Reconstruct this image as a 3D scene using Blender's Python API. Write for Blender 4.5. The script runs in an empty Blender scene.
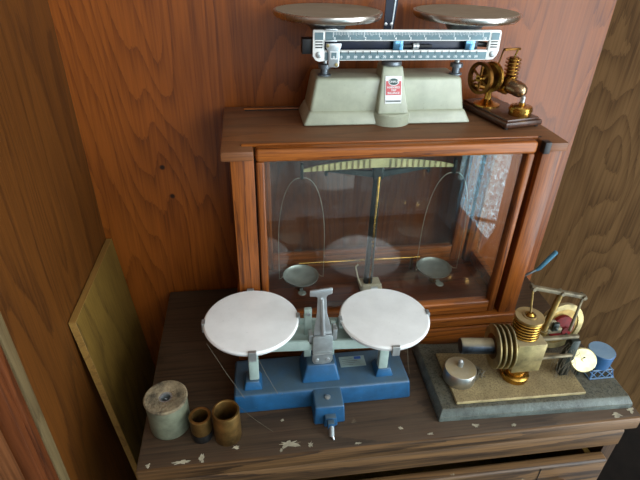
import bpy, bmesh, math, random
from mathutils import Vector, Matrix

random.seed(7)
SC = bpy.context.scene
COL = SC.collection
Z0 = 0.80                                    # height of the dresser top above the floor
pi = math.pi

# ------------------------------------------------------------------ camera
cd = bpy.data.cameras.new('camera'); cam = bpy.data.objects.new('camera', cd); COL.objects.link(cam)
F = 493.0
cd.sensor_width = 36; cd.lens = F / 640 * 36; cd.clip_start = 0.02
down = Vector((-22, 787, F)).normalized()
fy = Vector((-80, -(1760 + F * F) / 787, F)).normalized()
up = -down
fx = fy.cross(up)
if fx.x < 0: fx = -fx
R = Matrix((fx, fy, up))
right, upv, back = R @ Vector((1, 0, 0)), R @ Vector((0, -1, 0)), R @ Vector((0, 0, -1))
mw = Matrix((right, upv, back)).transposed().to_4x4()
mw.translation = Vector((0, 0, Z0 + 0.63))
cam.matrix_world = mw
SC.camera = cam

# ------------------------------------------------------------------ world, light, exposure
w = bpy.data.worlds.new('world'); SC.world = w; w.use_nodes = True
w.node_tree.nodes['Background'].inputs[0].default_value = (0.75, 0.87, 1.0, 1)
w.node_tree.nodes['Background'].inputs[1].default_value = 1.0
def daylight(name, loc, rot, sx, sy, power, col):
    l = bpy.data.lights.new(name, 'AREA'); l.shape = 'RECTANGLE'; l.size = sx; l.size_y = sy; l.energy = power; l.color = col
    o = bpy.data.objects.new(name, l); COL.objects.link(o); o.location = loc; o.rotation_euler = rot
DAY = (.88, .96, 1.0)
daylight('door_daylight', (1.12, -.07, 1.26), (0, pi / 2, 0), 1.54, .72, 26, DAY)        # glazed door in the side wall of the room
daylight('reflection_fill_lamp', (1.12, -.76, 1.10), (0, pi / 2, 0), 1.86, .47, 20, DAY)   # added lamp behind a made-up pane, brightens the case-glass reflection
daylight('window_daylight', (.68, -1.16, 1.85), (pi / 2, 0, 0), .66, 1.0, 9, DAY)        # window behind the camera
SC.view_settings.view_transform = 'Standard'; SC.view_settings.look = 'None'
SC.view_settings.gamma = 1.0; SC.view_settings.use_curve_mapping = False
SC.view_settings.exposure = 0.14

# ------------------------------------------------------------------ materials
MATS = {}
def new_mat(name):
    m = bpy.data.materials.new(name); m.use_nodes = True
    nt = m.node_tree; b = nt.nodes['Principled BSDF']
    MATS[name] = m
    return m, nt, b
def node(nt, t, **kw):
    n = nt.nodes.new(t)
    for k, v in kw.items(): setattr(n, k, v)
    return n
def srgb(c):
    return tuple(((x / 255) / 12.92 if x / 255 <= .04045 else ((x / 255 + .055) / 1.055) ** 2.4) for x in c) + (1,)
def mathn(nt, op, a, b=None, clamp=False):
    n = node(nt, 'ShaderNodeMath', operation=op); n.use_clamp = clamp
    for i, v in enumerate((a, b)):
        if v is None: continue
        if isinstance(v, (int, float)): n.inputs[i].default_value = v
        else: nt.links.new(v, n.inputs[i])
    return n.outputs[0]
def mixc(nt, f, a, b, mode='MIX'):
    n = node(nt, 'ShaderNodeMix', data_type='RGBA', blend_type=mode)
    for s, v in ((n.inputs[0], f), (n.inputs[6], a), (n.inputs[7], b)):
        if isinstance(v, (int, float, tuple)): s.default_value = v
        else: nt.links.new(v, s)
    return n.outputs[2]
def coords(nt, scale=(1, 1, 1), loc=(0, 0, 0)):
    tc = node(nt, 'ShaderNodeTexCoord'); mp = node(nt, 'ShaderNodeMapping')
    mp.inputs['Scale'].default_value = scale; mp.inputs['Location'].default_value = loc
    nt.links.new(tc.outputs['Object'], mp.inputs[0]); return mp.outputs[0]
def noise(nt, vec, scale, detail=3, rough=.5, dist=0):
    n = node(nt, 'ShaderNodeTexNoise'); n.inputs['Scale'].default_value = scale
    n.inputs['Detail'].default_value = detail; n.inputs['Roughness'].default_value = rough; n.inputs['Distortion'].default_value = dist
    nt.links.new(vec, n.inputs['Vector']); return n.outputs['Fac']
def ramp(nt, f, lo, hi):
    n = node(nt, 'ShaderNodeMapRange'); n.clamp = True
    nt.links.new(f, n.inputs[0]); n.inputs[1].default_value = lo; n.inputs[2].default_value = hi
    return n.outputs[0]
def bump(nt, b, h, strength, dist=.002):
    n = node(nt, 'ShaderNodeBump'); n.inputs['Strength'].default_value = strength; n.inputs['Distance'].default_value = dist
    nt.links.new(h, n.inputs['Height']); nt.links.new(n.outputs[0], b.inputs['Normal'])
def upmask(nt):
    """1 where a face looks upward: where dust can settle"""
    g = node(nt, 'ShaderNodeNewGeometry'); s = node(nt, 'ShaderNodeSeparateXYZ')
    nt.links.new(g.outputs['Normal'], s.inputs[0]); return ramp(nt, s.outputs[2], .55, .9)

def wood(name, light, dark, axis='Z', fig=3.0, rings=10, rough=.4, spec=.5, stretch=.13, seed=0, contrast=.8, dust=None, dust_amt=.6, fine=260, coat=0, knots=(), scuffs=None):
    m, nt, b = new_mat(name)
    st = {'X': (stretch, 1, 1), 'Y': (1, stretch, 1), 'Z': (1, 1, stretch)}[axis]
    fs = {'X': (.03, 1, 1), 'Y': (1, .03, 1), 'Z': (1, 1, .03)}[axis]
    v = coords(nt, st, (seed * 1.7, seed * .9, seed * 2.3))
    n1 = noise(nt, v, fig, 2.5, .45, .25)
    f = noise(nt, coords(nt, fs, (seed, 0, 0)), fine, 2, .6)
    ph = mathn(nt, 'ADD', mathn(nt, 'MULTIPLY', n1, rings), mathn(nt, 'MULTIPLY', f, .35))
    r = mathn(nt, 'POWER', mathn(nt, 'FRACT', ph), 2.4)          # pale early wood darkening into a sharp late-wood line
    big = noise(nt, coords(nt, st, (0, seed, 0)), 2.6, 2)
    k = mathn(nt, 'ADD', mathn(nt, 'MULTIPLY', r, .75 * contrast), mathn(nt, 'MULTIPLY', ramp(nt, f, .40, .66), .5 * contrast), True)
    k = mathn(nt, 'ADD', k, mathn(nt, 'MULTIPLY', mathn(nt, 'SUBTRACT', big, .5), .6), True)
    c = mixc(nt, k, srgb(light), srgb(dark))
    for (kx, ky, kz, kr) in knots:
        tc = node(nt, 'ShaderNodeTexCoord'); vm = node(nt, 'ShaderNodeVectorMath', operation='DISTANCE')
        nt.links.new(tc.outputs['Object'], vm.inputs[0]); vm.inputs[1].default_value = (kx, ky, kz)
        c = mixc(nt, mathn(nt, 'SUBTRACT', 1.0, ramp(nt, vm.outputs['Value'], kr * .5, kr)), c, srgb((38, 18, 8)))
    if scuffs:
        s = ramp(nt, noise(nt, coords(nt, (1, 1, 1), (5, 3, 1)), 42, 4, .65), .69, .74)
        s2 = ramp(nt, noise(nt, coords(nt), 6, 2), .45, .6)
        c = mixc(nt, mathn(nt, 'MULTIPLY', s, s2), c, srgb(scuffs))
    if dust:
        d = ramp(nt, noise(nt, coords(nt), 14, 5, .65), .25, .8)
        d = mathn(nt, 'MULTIPLY', mathn(nt, 'MULTIPLY', d, upmask(nt)), dust_amt)
        c = mixc(nt, d, c, srgb(dust))
        b.inputs['Roughness'].default_value = rough
        nt.links.new(mathn(nt, 'ADD', rough, mathn(nt, 'MULTIPLY', d, .4), True), b.inputs['Roughness'])
    else: b.inputs['Roughness'].default_value = rough
    nt.links.new(c, b.inputs['Base Color'])
    b.inputs['Specular IOR Level'].default_value = spec
    b.inputs['Coat Weight'].default_value = coat; b.inputs['Coat Roughness'].default_value = .25
    bump(nt, b, k, .12, .0012)
    return m

def plain(name, col, rough=.5, metal=0, spec=.5, dust=None, dust_amt=.5, var=.12, bumpy=0, bscale=300, coat=0, speck=None, grain=None):
    m, nt, b = new_mat(name)
    n = noise(nt, coords(nt), 35, 4, .6)
    c2 = tuple(max(0, x * (1 - 2.2 * var)) for x in col); c1 = tuple(min(255, x * (1 + var)) for x in col)
    c = mixc(nt, ramp(nt, n, .3, .7), srgb(c1), srgb(c2))
    if speck:
        s = ramp(nt, noise(nt, coords(nt), 330, 2), .70, .76)
        c = mixc(nt, s, c, srgb(speck))
    rr = rough
    mm = metal
    if dust:
        d = ramp(nt, noise(nt, coords(nt, (1, 1, 1), (3, 1, 7)), 40, 5, .7), .25, .75)
        d = mathn(nt, 'ADD', mathn(nt, 'MULTIPLY', d, .5), .5)
        d = mathn(nt, 'MULTIPLY', mathn(nt, 'MULTIPLY', d, upmask(nt)), dust_amt)
        c = mixc(nt, d, c, srgb(dust))
        nt.links.new(mathn(nt, 'ADD', rough, mathn(nt, 'MULTIPLY', d, .5), True), b.inputs['Roughness'])
        if grain:
            c = mixc(nt, mathn(nt, 'MULTIPLY', ramp(nt, noise(nt, coords(nt), 360, 3, .7), .50, .60), mathn(nt, 'MULTIPLY', upmask(nt), .75)), c, srgb(grain))
        if metal: nt.links.new(mathn(nt, 'SUBTRACT', metal, mathn(nt, 'MULTIPLY', d, metal)), b.inputs['Metallic'])
    else:
        nt.links.new(mathn(nt, 'ADD', rough - .08, mathn(nt, 'MULTIPLY', n, .16), True), b.inputs['Roughness'])
        b.inputs['Metallic'].default_value = metal
    nt.links.new(c, b.inputs['Base Color'])
    b.inputs['Specular IOR Level'].default_value = spec
    b.inputs['Coat Weight'].default_value = coat; b.inputs['Coat Roughness'].default_value = .15
    if bumpy: bump(nt, b, noise(nt, coords(nt), bscale, 4, .6), bumpy, .002)
    return m

def glass_mat(name, f0=.045, tint=(.93, .95, .93, 1)):
    m, nt, b = new_mat(name); nt.nodes.remove(b)
    out = nt.nodes['Material Output']
    g = node(nt, 'ShaderNodeNewGeometry'); d = node(nt, 'ShaderNodeVectorMath', operation='DOT_PRODUCT')
    nt.links.new(g.outputs['Normal'], d.inputs[0]); nt.links.new(g.outputs['Incoming'], d.inputs[1])
    c = mathn(nt, 'SUBTRACT', 1.0, mathn(nt, 'ABSOLUTE', d.outputs['Value']), True)
    fr = mathn(nt, 'ADD', f0, mathn(nt, 'MULTIPLY', mathn(nt, 'POWER', c, 5.0), 1 - f0), True)
    t = node(nt, 'ShaderNodeBsdfTransparent'); t.inputs[0].default_value = tint
    gl = node(nt, 'ShaderNodeBsdfGlossy'); gl.inputs['Roughness'].default_value = .015
    mx = node(nt, 'ShaderNodeMixShader'); nt.links.new(fr, mx.inputs[0]); nt.links.new(t.outputs[0], mx.inputs[1]); nt.links.new(gl.outputs[0], mx.inputs[2])
    df = node(nt, 'ShaderNodeBsdfDiffuse'); df.inputs[0].default_value = (.7, .75, .75, 1)
    m2 = node(nt, 'ShaderNodeMixShader')
    dn = ramp(nt, noise(nt, coords(nt), 30, 5, .7), .3, .8)
    nt.links.new(mathn(nt, 'MULTIPLY', dn, .010), m2.inputs[0]); nt.links.new(mx.outputs[0], m2.inputs[1]); nt.links.new(df.outputs[0], m2.inputs[2])
    nt.links.new(m2.outputs[0], out.inputs[0])
    return m

wood('plywood_back', (140, 73, 20), (70, 28, 5), 'Z', 4.5, 34, .40, .28, .16, 1, .58, coat=.32,
     knots=((-.158, .835, Z0 + .27, .006), (-.148, .835, Z0 + .213, .006)))
wood('plywood_left', (98, 55, 14), (50, 25, 5), 'Z', 4, 30, .5, .3, .13, 2, .6, coat=.05)
wood('plywood_right', (138, 106, 68), (84, 60, 35), 'Z', 7, 15, .5, .45, .32, 3, .72)
wood('door_wood', (128, 80, 46), (74, 42, 20), 'Z', 5, 18, .38, .5, .2, 4, .9, coat=.3)
wood('mould_wood', (104, 54, 24), (48, 22, 9), 'Z', 9, 14, .4, .5, .08, 5)
wood('pale_strip', (108, 90, 58), (70, 54, 30), 'Z', 9, 8, .6, .4, .08, 6)
wood('ply_board', (120, 92, 36), (76, 54, 18), 'Z', 5, 12, .6, .35, .25, 7, .7)
wood('ply_edge', (150, 112, 54), (112, 78, 36), 'Y', 9, 8, .6, .35, .08, 8, .8)
wood('dresser_top', (72, 53, 37), (28, 19, 12), 'X', 6, 34, .5, .4, .06, 9, .75, dust=(96, 86, 68), dust_amt=.2, scuffs=(140, 128, 106))
wood('dresser_front', (112, 82, 50), (46, 31, 18), 'X', 5, 24, .48, .4, .1, 10, 1.0, scuffs=(150, 140, 120))
wood('dresser_side', (76, 54, 34), (34, 22, 13), 'Z', 6, 16, .5, .4, .1, 11)
wood('mahogany', (160, 90, 31), (76, 35, 10), 'X', 12, 12, .4, .35, .06, 12, .9, coat=.12, fine=520)
wood('mahogany_up', (146, 80, 27), (70, 31, 9), 'Z', 12, 12, .4, .35, .06, 13, .9, coat=.12, fine=520)
wood('mahogany_dark', (82, 42, 20), (38, 18, 8), 'X', 10, 12, .4, .5, .06, 15, .75)
wood('case_floor', (112, 58, 28), (50, 22, 10), 'X', 8, 16, .38, .5, .06, 17, .9)
wood('case_top', (126, 78, 44), (70, 40, 20), 'X', 8, 12, .45, .4, .08, 14, .7, dust=(112, 90, 70), dust_amt=.55, fine=520)
wood('engine_base_wood', (84, 52, 36), (40, 22, 14), 'Y', 12, 12, .35, .5, .06, 16, .9, coat=.3)
plain('dark_gap', (16, 11, 8), .8); plain('gap_shade', (34, 25, 18), .85)
plain('sage_enamel', (174, 180, 158), .34, 0, .5, dust=(160, 152, 130), dust_amt=.35, var=.04, coat=.25, speck=(140, 140, 122))
plain('pan_steel', (206, 202, 194), .28, 1, var=.02)
plain('pan_top', (152, 142, 124), .7, .1, spec=.2, var=.02)
plain('grey_hub', (128, 138, 146), .38, .6)
plain('white_enamel', (236, 238, 234), .3, var=.02)
plain('scale_band', (112, 134, 140), .3, .4, var=.06)
plain('silver', (206, 212, 214), .3, .75, var=.05)
plain('silver_dull', (178, 184, 184), .38, .7, var=.08)
plain('navy', (18, 26, 48), .35, .15, var=.1)
plain('black_part', (18, 19, 22), .45)
plain('mirror_blue', (96, 140, 168), .18, .9)
plain('ink_black', (20, 22, 24), .5); plain('ink_white', (236, 240, 240), .5, var=0); plain('label_red', (206, 92, 96), .5, var=.03)
plain('ink_green', (38, 74, 70), .5, var=.03); plain('label_blue', (48, 88, 160), .5, var=.03); plain('ink_grey', (110, 122, 120), .5)
plain('label_plate', (150, 172, 170), .35, .3, var=.06)
plain('brass', (194, 150, 72), .26, 1, var=.14)
plain('brass_old', (140, 116, 66), .42, .8, dust=(120, 106, 78), dust_amt=.8, var=.2)
plain('brass_dark', (122, 84, 40), .34, 1, var=.2)
plain('brass_dusty', (168, 138, 80), .36, .9, dust=(140, 124, 94), dust_amt=.85, var=.18)
plain('brass_pale', (164, 148, 102), .42, .7, dust=(140, 126, 96), dust_amt=.9, var=.16)
plain('brass_tube', (142, 110, 62), .4, .85, var=.2, bumpy=.15)
plain('steel_dark', (70, 78, 88), .38, .85, var=.2, dust=(172, 158, 124), dust_amt=1.0)
plain('aluminium', (196, 194, 186), .32, .95, var=.06, dust=(164, 142, 96), dust_amt=1.0)
plain('dusty_rod', (132, 122, 98), .55, .5, var=.2, bumpy=.2)
plain('red_paint', (104, 18, 18), .6, spec=.25, var=.25)
plain('blue_paint', (32, 86, 128), .36, var=.08, dust=(72, 86, 86), dust_amt=.8, coat=.15, speck=(90, 110, 120))
plain('grey_green_paint', (160, 178, 170), .4, var=.05)
plain('porcelain', (240, 242, 240), .16, var=.015, coat=.4, speck=(222, 224, 222))
plain('slate', (88, 96, 90), .55, var=.15, dust=(78, 70, 50), dust_amt=.9, bumpy=.6, bscale=260, grain=(40, 37, 28))
plain('dust_plate', (164, 148, 104), .6, var=.1, dust=(122, 104, 72), dust_amt=.85, bumpy=.6, bscale=300, grain=(96, 80, 54))
plain('blue_can', (44, 86, 128), .4, var=.06, dust=(136, 158, 168), dust_amt=.75)
plain('spool_grey', (116, 119, 98), .5, .15, var=.12)
plain('spool_rust', (132, 118, 92), .8, var=.34, bumpy=1.0, bscale=260, speck=(52, 38, 26))
plain('black_rubber', (20, 20, 20), .5)
plain('iron_dark', (52, 58, 54), .4, .6, var=.15)
plain('old_brass_beam', (214, 206, 146), .42, .25, var=.06)
plain('pan_glassy', (170, 178, 170), .35, .6, var=.08, dust=(150, 156, 148), dust_amt=.5)
plain('cream_paint', (204, 196, 168), .5, var=.06)
plain('brass_disc', (206, 194, 150), .3, .85, var=.12); plain('cap_steel', (158, 132, 104), .25, .9, var=.15); plain('wire', (196, 190, 168), .35, .8)
plain('blue_grip', (76, 128, 152), .35, .3, var=.1)
plain('steel_rod', (136, 146, 150), .3, .9)
plain('tile_floor', (96, 84, 70), .6, var=.15)
plain('ceiling_paint', (214, 208, 196), .8, var=.02)
plain('stucco', (214, 220, 222), .85, var=.03, bumpy=1.0, bscale=70)
plain('stucco_blue', (128, 154, 166), .85, var=.05, bumpy=1.0, bscale=70)
plain('window_paint', (230, 230, 226), .5, var=.02)
plain('paint_flake', (158, 150, 128), .75, var=.2); plain('web', (116, 108, 90), .8); plain('dust_lint', (120, 104, 74), .95, var=.2)
def mottled_filter(name, lo, hi):  # mottled tint imitates lit stucco as the case glass reflects it
    m, nt, b = new_mat(name); nt.nodes.remove(b)
    t = node(nt, 'ShaderNodeBsdfTransparent'); gl = node(nt, 'ShaderNodeBsdfGlossy'); gl.inputs['Roughness'].default_value = .2
    nt.links.new(mixc(nt, ramp(nt, noise(nt, coords(nt), 48, 3, .6), .35, .65), lo, hi), t.inputs[0])
    mx = node(nt, 'ShaderNodeMixShader'); mx.inputs[0].default_value = .05
    nt.links.new(t.outputs[0], mx.inputs[1]); nt.links.new(gl.outputs[0], mx.inputs[2]); nt.links.new(mx.outputs[0], nt.nodes['Material Output'].inputs[0])
mottled_filter('reflection_white', (.42, .50, .52, 1), (.74, .82, .84, 1)); mottled_filter('reflection_blue', (.30, .46, .52, 1), (.58, .76, .82, 1))
glass_mat('pane_glass', .05, (.97, .98, .97, 1)); glass_mat('clear_glass', .05, (.98, .98, .98, 1))

# ------------------------------------------------------------------ geometry helpers
class G:
    def __init__(s): s.bm = bmesh.new()
    def _merge(s, t, m=None):
        if m is not None: t.transform(m)
        me = bpy.data.meshes.new('tmp'); t.to_mesh(me); t.free(); s.bm.from_mesh(me); bpy.data.meshes.remove(me)
        return s
    def box(s, x0, x1, y0, y1, z0, z1, bev=0, seg=2, m=None):
        t = bmesh.new(); bmesh.ops.create_cube(t, size=1)
        for v in t.verts: v.co = Vector(((x0 + x1) / 2 + v.co.x * (x1 - x0), (y0 + y1) / 2 + v.co.y * (y1 - y0), (z0 + z1) / 2 + v.co.z * (z1 - z0)))
        if bev: bmesh.ops.bevel(t, geom=t.edges[:], offset=bev, segments=seg, affect='EDGES', profile=.5)
        return s._merge(t, m)
    def hexa(s, bot, top, bev=0, seg=2):
        """eight free corners: bot/top = four (x,y,z) each, same winding"""
        t = bmesh.new(); vs = [t.verts.new(p) for p in list(bot) + list(top)]
        for q in ((3, 2, 1, 0), (4, 5, 6, 7), (0, 1, 5, 4), (1, 2, 6, 5), (2, 3, 7, 6), (3, 0, 4, 7)): t.faces.new([vs[i] for i in q])
        bmesh.ops.recalc_face_normals(t, faces=t.faces[:])
        if bev: bmesh.ops.bevel(t, geom=t.edges[:], offset=bev, segments=seg, affect='EDGES', profile=.5)
        return s._merge(t)
    def frustum(s, x0, x1, y0, y1, z0, X0, X1, Y0, Y1, z1, bev=0, seg=2):
        return s.hexa([(x0, y0, z0), (x1, y0, z0), (x1, y1, z0), (x0, y1, z0)], [(X0, Y0, z1), (X1, Y0, z1), (X1, Y1, z1), (X0, Y1, z1)], bev, seg)
    def lathe(s, prof, loc=(0, 0, 0), d=(0, 0, 1), seg=32):
        """prof: (r, h) along direction d; a ring for each; ends closed when r > 0"""
        t = bmesh.new(); rings = []
        for r, h in prof:
            if r <= 1e-7: rings.append([t.verts.new((0, 0, h))])
            else: rings.append([t.verts.new((r * math.cos(2 * pi * i / seg), r * math.sin(2 * pi * i / seg), h)) for i in range(seg)])
        for a, b in zip(rings, rings[1:]):
            if len(a) == 1 and len(b) == 1: continue
            for i in range(seg):
                j = (i + 1) % seg
                if len(a) == 1: t.faces.new((a[0], b[j], b[i]))
                elif len(b) == 1: t.faces.new((a[i], a[j], b[0]))
                else: t.faces.new((a[i], a[j], b[j], b[i]))
        if len(rings[0]) > 1 and rings[0] is not None and not s_closed(prof): t.faces.new(rings[0][::-1])
        if len(rings[-1]) > 1 and not s_closed(prof): t.faces.new(rings[-1])
        if s_closed(prof): bmesh.ops.remove_doubles(t, verts=t.verts[:], dist=1e-6)
        bmesh.ops.recalc_face_normals(t, faces=t.faces[:])
        q = Vector((0, 0, 1)).rotation_difference(Vector(d).normalized()).to_matrix().to_4x4()
        return s._merge(t, Matrix.Translation(loc) @ q)
    def rod(s, a, b, r, r2=None, seg=14):
        a, b = Vector(a), Vector(b); d = b - a
        return s.lathe([(r, 0), (r if r2 is None else r2, d.length)], a, d, seg)
    def tube(s, pts, r, seg=8):
        pts = [Vector(p) for p in pts]; t = bmesh.new(); rings = []
        n = None
        for i, p in enumerate(pts):
            d = (pts[min(i + 1, len(pts) - 1)] - pts[max(i - 1, 0)]).normalized()
            if n is None: n = d.orthogonal().normalized()
            n = (n - d * n.dot(d)).normalized(); b = d.cross(n)
            rr = r[i] if isinstance(r, (list, tuple)) else r
            rings.append([t.verts.new(p + (n * math.cos(2 * pi * k / seg) + b * math.sin(2 * pi * k / seg)) * rr) for k in range(seg)])
        for a, b in zip(rings, rings[1:]):
            for i in range(seg): t.faces.new((a[i], a[(i + 1) % seg], b[(i + 1) % seg], b[i]))
        t.faces.new(rings[0][::-1]); t.faces.new(rings[-1])
        bmesh.ops.recalc_face_normals(t, faces=t.faces[:])
        return s._merge(t)
    def prism(s, poly, a0, a1, plane='XZ', bev=0, seg=2):
        """poly in the named plane, extruded from a0 to a1 along the third axis"""
        t = bmesh.new()
        def P(u, v, a): return {'XZ': (u, a, v), 'XY': (u, v, a), 'YZ': (a, u, v)}[plane]
        A = [t.verts.new(P(u, v, a0)) for u, v in poly]; B = [t.verts.new(P(u, v, a1)) for u, v in poly]
        t.faces.new(A); t.faces.new(B[::-1])
        for i in range(len(poly)):
            j = (i + 1) % len(poly); t.faces.new((A[i], B[i], B[j], A[j]))
        bmesh.ops.recalc_face_normals(t, faces=t.faces[:])
        if bev: bmesh.ops.bevel(t, geom=t.edges[:], offset=bev, segments=seg, affect='EDGES', profile=.5)
        return s._merge(t)
    def ring(s, r0, r1, h0, h1, loc=(0, 0, 0), d=(0, 0, 1), seg=36):
        return s.lathe([(r0, h0), (r1, h0), (r1, h1), (r0, h1), (r0, h0)], loc, d, seg)
    def ball(s, c, r, sc=(1, 1, 1)):
        t = bmesh.new(); bmesh.ops.create_uvsphere(t, u_segments=20, v_segments=12, radius=r)
        return s._merge(t, Matrix.Translation(c) @ Matrix.Diagonal((*sc, 1)))
def s_closed(prof): return len(prof) > 3 and abs(prof[0][0] - prof[-1][0]) < 1e-9 and abs(prof[0][1] - prof[-1][1]) < 1e-9 and prof[0][0] > 0

OFF = {}
def obj(name, g, mat, parent=None, smooth=35, z=Z0):
    me = bpy.data.meshes.new(name)
    off = Vector(OFF.get(parent.name, (0, 0, 0))) if parent else Vector((0, 0, -z))
    g.bm.transform(Matrix.Translation(-off)); bmesh.ops.recalc_face_normals(g.bm, faces=g.bm.faces[:]) if False else None
    g.bm.to_mesh(me); g.bm.free()
    for p in me.polygons: p.use_smooth = True
    me.set_sharp_from_angle(angle=math.radians(smooth))
    me.materials.append(MATS[mat] if isinstance(mat, str) else mat)
    o = bpy.data.objects.new(name, me); COL.objects.link(o)
    if parent:
        o.parent = parent; OFF[o.name] = tuple(off)
    return o
def thing(name, label, cat, loc, rotz=0, group=None):
    o = bpy.data.objects.new(name, None); COL.objects.link(o); o.empty_display_size = .02
    o.location = (loc[0], loc[1], loc[2] + Z0); o.rotation_euler = (0, 0, rotz)
    o['label'] = label; o['category'] = cat
    if group: o['group'] = group
    OFF[o.name] = tuple(loc); return o
def tag(o, label, cat, group=None):
    o['label'] = label; o['category'] = cat
    if group: o['group'] = group
    return o
def struct(name, g, mat, label, parent=None, z=Z0):
    o = obj(name, g, mat, parent, z=z)
    if parent is None: o['kind'] = 'structure'; o['label'] = label; o['category'] = name.split('_')[0]
    return o
def text(name, s, size, loc, mat, parent, rot=(pi / 2, 0, 0), bold=0, sx=1):
    cu = bpy.data.curves.new('txt', 'FONT'); cu.body = s; cu.size = size; cu.align_x = 'CENTER'; cu.align_y = 'CENTER'; cu.extrude = .00012; cu.offset = bold; cu.space_line = .8
    cu.resolution_u = 2
    to = bpy.data.objects.new('txt', cu); COL.objects.link(to); dg = bpy.context.evaluated_depsgraph_get()
    me = bpy.data.meshes.new_from_object(to.evaluated_get(dg)); bpy.data.objects.remove(to)
    off = Vector(OFF.get(parent.name, (0, 0, 0)))
    from mathutils import Euler
    me.transform(Matrix.Translation(Vector(loc) - off) @ Euler(rot).to_matrix().to_4x4() @ Matrix.Diagonal((sx, 1, 1, 1)))
    me.materials.clear(); me.materials.append(MATS[mat])
    o = bpy.data.objects.new(name, me); COL.objects.link(o); o.parent = parent; OFF[o.name] = tuple(off); return o

# ================================================================== THE SETTING
YW, XL, XR = .835, -.281, .618
B, T = -Z0, 1.6                              # floor and ceiling, relative to the dresser top
struct('wall_back', G().box(XL - .03, XR + .03, YW, YW + .03, B, T), 'plywood_back', 'orange-brown varnished plywood wall behind the balances')
struct('wall_left', G().box(XL - .03, XL, .44, YW, B, T), 'plywood_left', 'dark brown plywood side wall behind the leaning board')
struct('wall_right', G().prism([(XR, YW), (XR + .40, YW - .435), (XR + .43, YW - .425), (XR + .05, YW + .03), (XR, YW + .03)], -.27, T, 'XY'), 'plywood_right', 'grey-brown plywood side wall with wavy grain')
struct('wall_right_shade', G().prism([(XR + .01, YW), (XR + .41, YW - .435), (XR + .44, YW - .425), (XR + .06, YW + .03), (XR + .01, YW + .03)], B, -.27, 'XY'), 'gap_shade', 'lower side wall, coloured near-black for the shade in the gap')  # near-black colour paints the shade of the gap beside the dresser
struct('trim_1', G().box(XL - .03, XL + .004, .434, .452, B, T, .002), 'pale_strip', 'narrow pale wooden strip along the edge of the side wall')
tr = G()
for a, b_, h in ((.424, .434, .002), (.412, .4245, .0075), (.400, .4125, .004)): tr.box(XL - .03, XL + h, a, b_, B, T, .002)
struct('trim_2', tr, 'mould_wood', 'dark reddish wooden moulding beside the pale strip')
struct('door_1', G().box(XL - .045, XL - .012, -.32, .398, B + .01, 1.25, .003), 'door_wood', 'orange-brown wooden closet door standing open')
struct('wall_alcove_front', G().box(-1.3, XL - .03, .44, .47, B, T), 'plywood_left', 'plywood wall beside the closet opening')
struct('wall_alcove_side', G().box(XR + .425, 1.13, .40, .43, B, T), 'plywood_right', 'plywood wall on the far side of the closet opening')
struct('floor', G().box(-1.33, 1.13, -1.25, YW + .03, B - .03, B), 'tile_floor', 'dull brown floor')
struct('ceiling', G().box(-1.33, 1.13, -1.25, YW + .03, T, T + .03), 'ceiling_paint', 'off-white ceiling')
struct('wall_outer_left', G().box(-1.33, -1.3, -1.25, .47, B, T), 'plywood_left', 'plywood wall of the room')
dy0, dy1, dz1 = -1.00, .32, 1.30           # glazed door, with an added lit panel beside it
sw = struct('wall_outer_right', G().box(1.10, 1.13, -1.25, dy0, B, T).box(1.10, 1.13, dy1, .47, B, T).box(1.10, 1.13, dy0, dy1, dz1, T), 'stucco', 'pale stucco wall of the room')
obj('stucco_band', G().box(1.092, 1.10, -1.25, -1.10, B, T), 'stucco_blue', sw)
d2 = struct('door_2', G().box(1.07, 1.14, -.52, -.44, B, dz1), 'mould_wood', 'brown wooden frame of a glazed door')
obj('door_rail', G().box(1.09, 1.13, -.44, dy1, B, B + .48), 'mould_wood', d2)
obj('door_rail', G().box(1.09, 1.13, -.44, dy1, dz1 - .05, dz1), 'mould_wood', d2)
obj('door_stile', G().box(1.09, 1.13, dy1 - .04, dy1, B + .48, dz1 - .05), 'mould_wood', d2)
obj('door_pane', G().box(1.105, 1.109, -.44, dy1 - .04, B + .48, dz1 - .05), 'clear_glass', d2)
w2 = struct('window_stand_in', G().box(1.09, 1.13, dy0, -.52, B, B + .06), 'mould_wood', 'added lit panel beside the door, for the reflection in the case glass')
obj('stand_in_rail', G().box(1.09, 1.13, dy0, -.52, dz1 - .05, dz1), 'mould_wood', w2)
obj('reflection_pane', G().box(1.104, 1.109, -.74, -.52, B + .06, dz1 - .05), 'reflection_white', w2)  # added panes tint the lamp into pale and blue stucco bands
obj('reflection_pane', G().box(1.104, 1.109, dy0, -.74, B + .06, dz1 - .05), 'reflection_blue', w2)
wf = G(); wx0, wx1, wz0, wz1 = .31, 1.05, .51, 1.59
wf.box(-1.33, wx0, -1.25, -1.22, B, T).box(wx1, 1.13, -1.25, -1.22, B, T).box(wx0, wx1, -1.25, -1.22, B, wz0).box(wx0, wx1, -1.25, -1.22, wz1, T)
struct('wall_front', wf, 'stucco', 'pale stucco wall with the window')
fr = G(); fr.box(wx0, wx0 + .04, -1.25, -1.2, wz0, wz1).box(wx1 - .04, wx1, -1.25, -1.2, wz0, wz1).box(wx0 + .04, wx1 - .04, -1.25, -1.2, wz0, wz0 + .04).box(wx0 + .04, wx1 - .04, -1.25, -1.2, wz1 - .04, wz1)
w1 = struct('window_1', fr, 'window_paint', 'white framed window')
obj('window_pane', G().box(wx0 + .04, wx1 - .04, -1.235, -1.23, wz0 + .04, wz1 - .04), 'clear_glass', w1)

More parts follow.
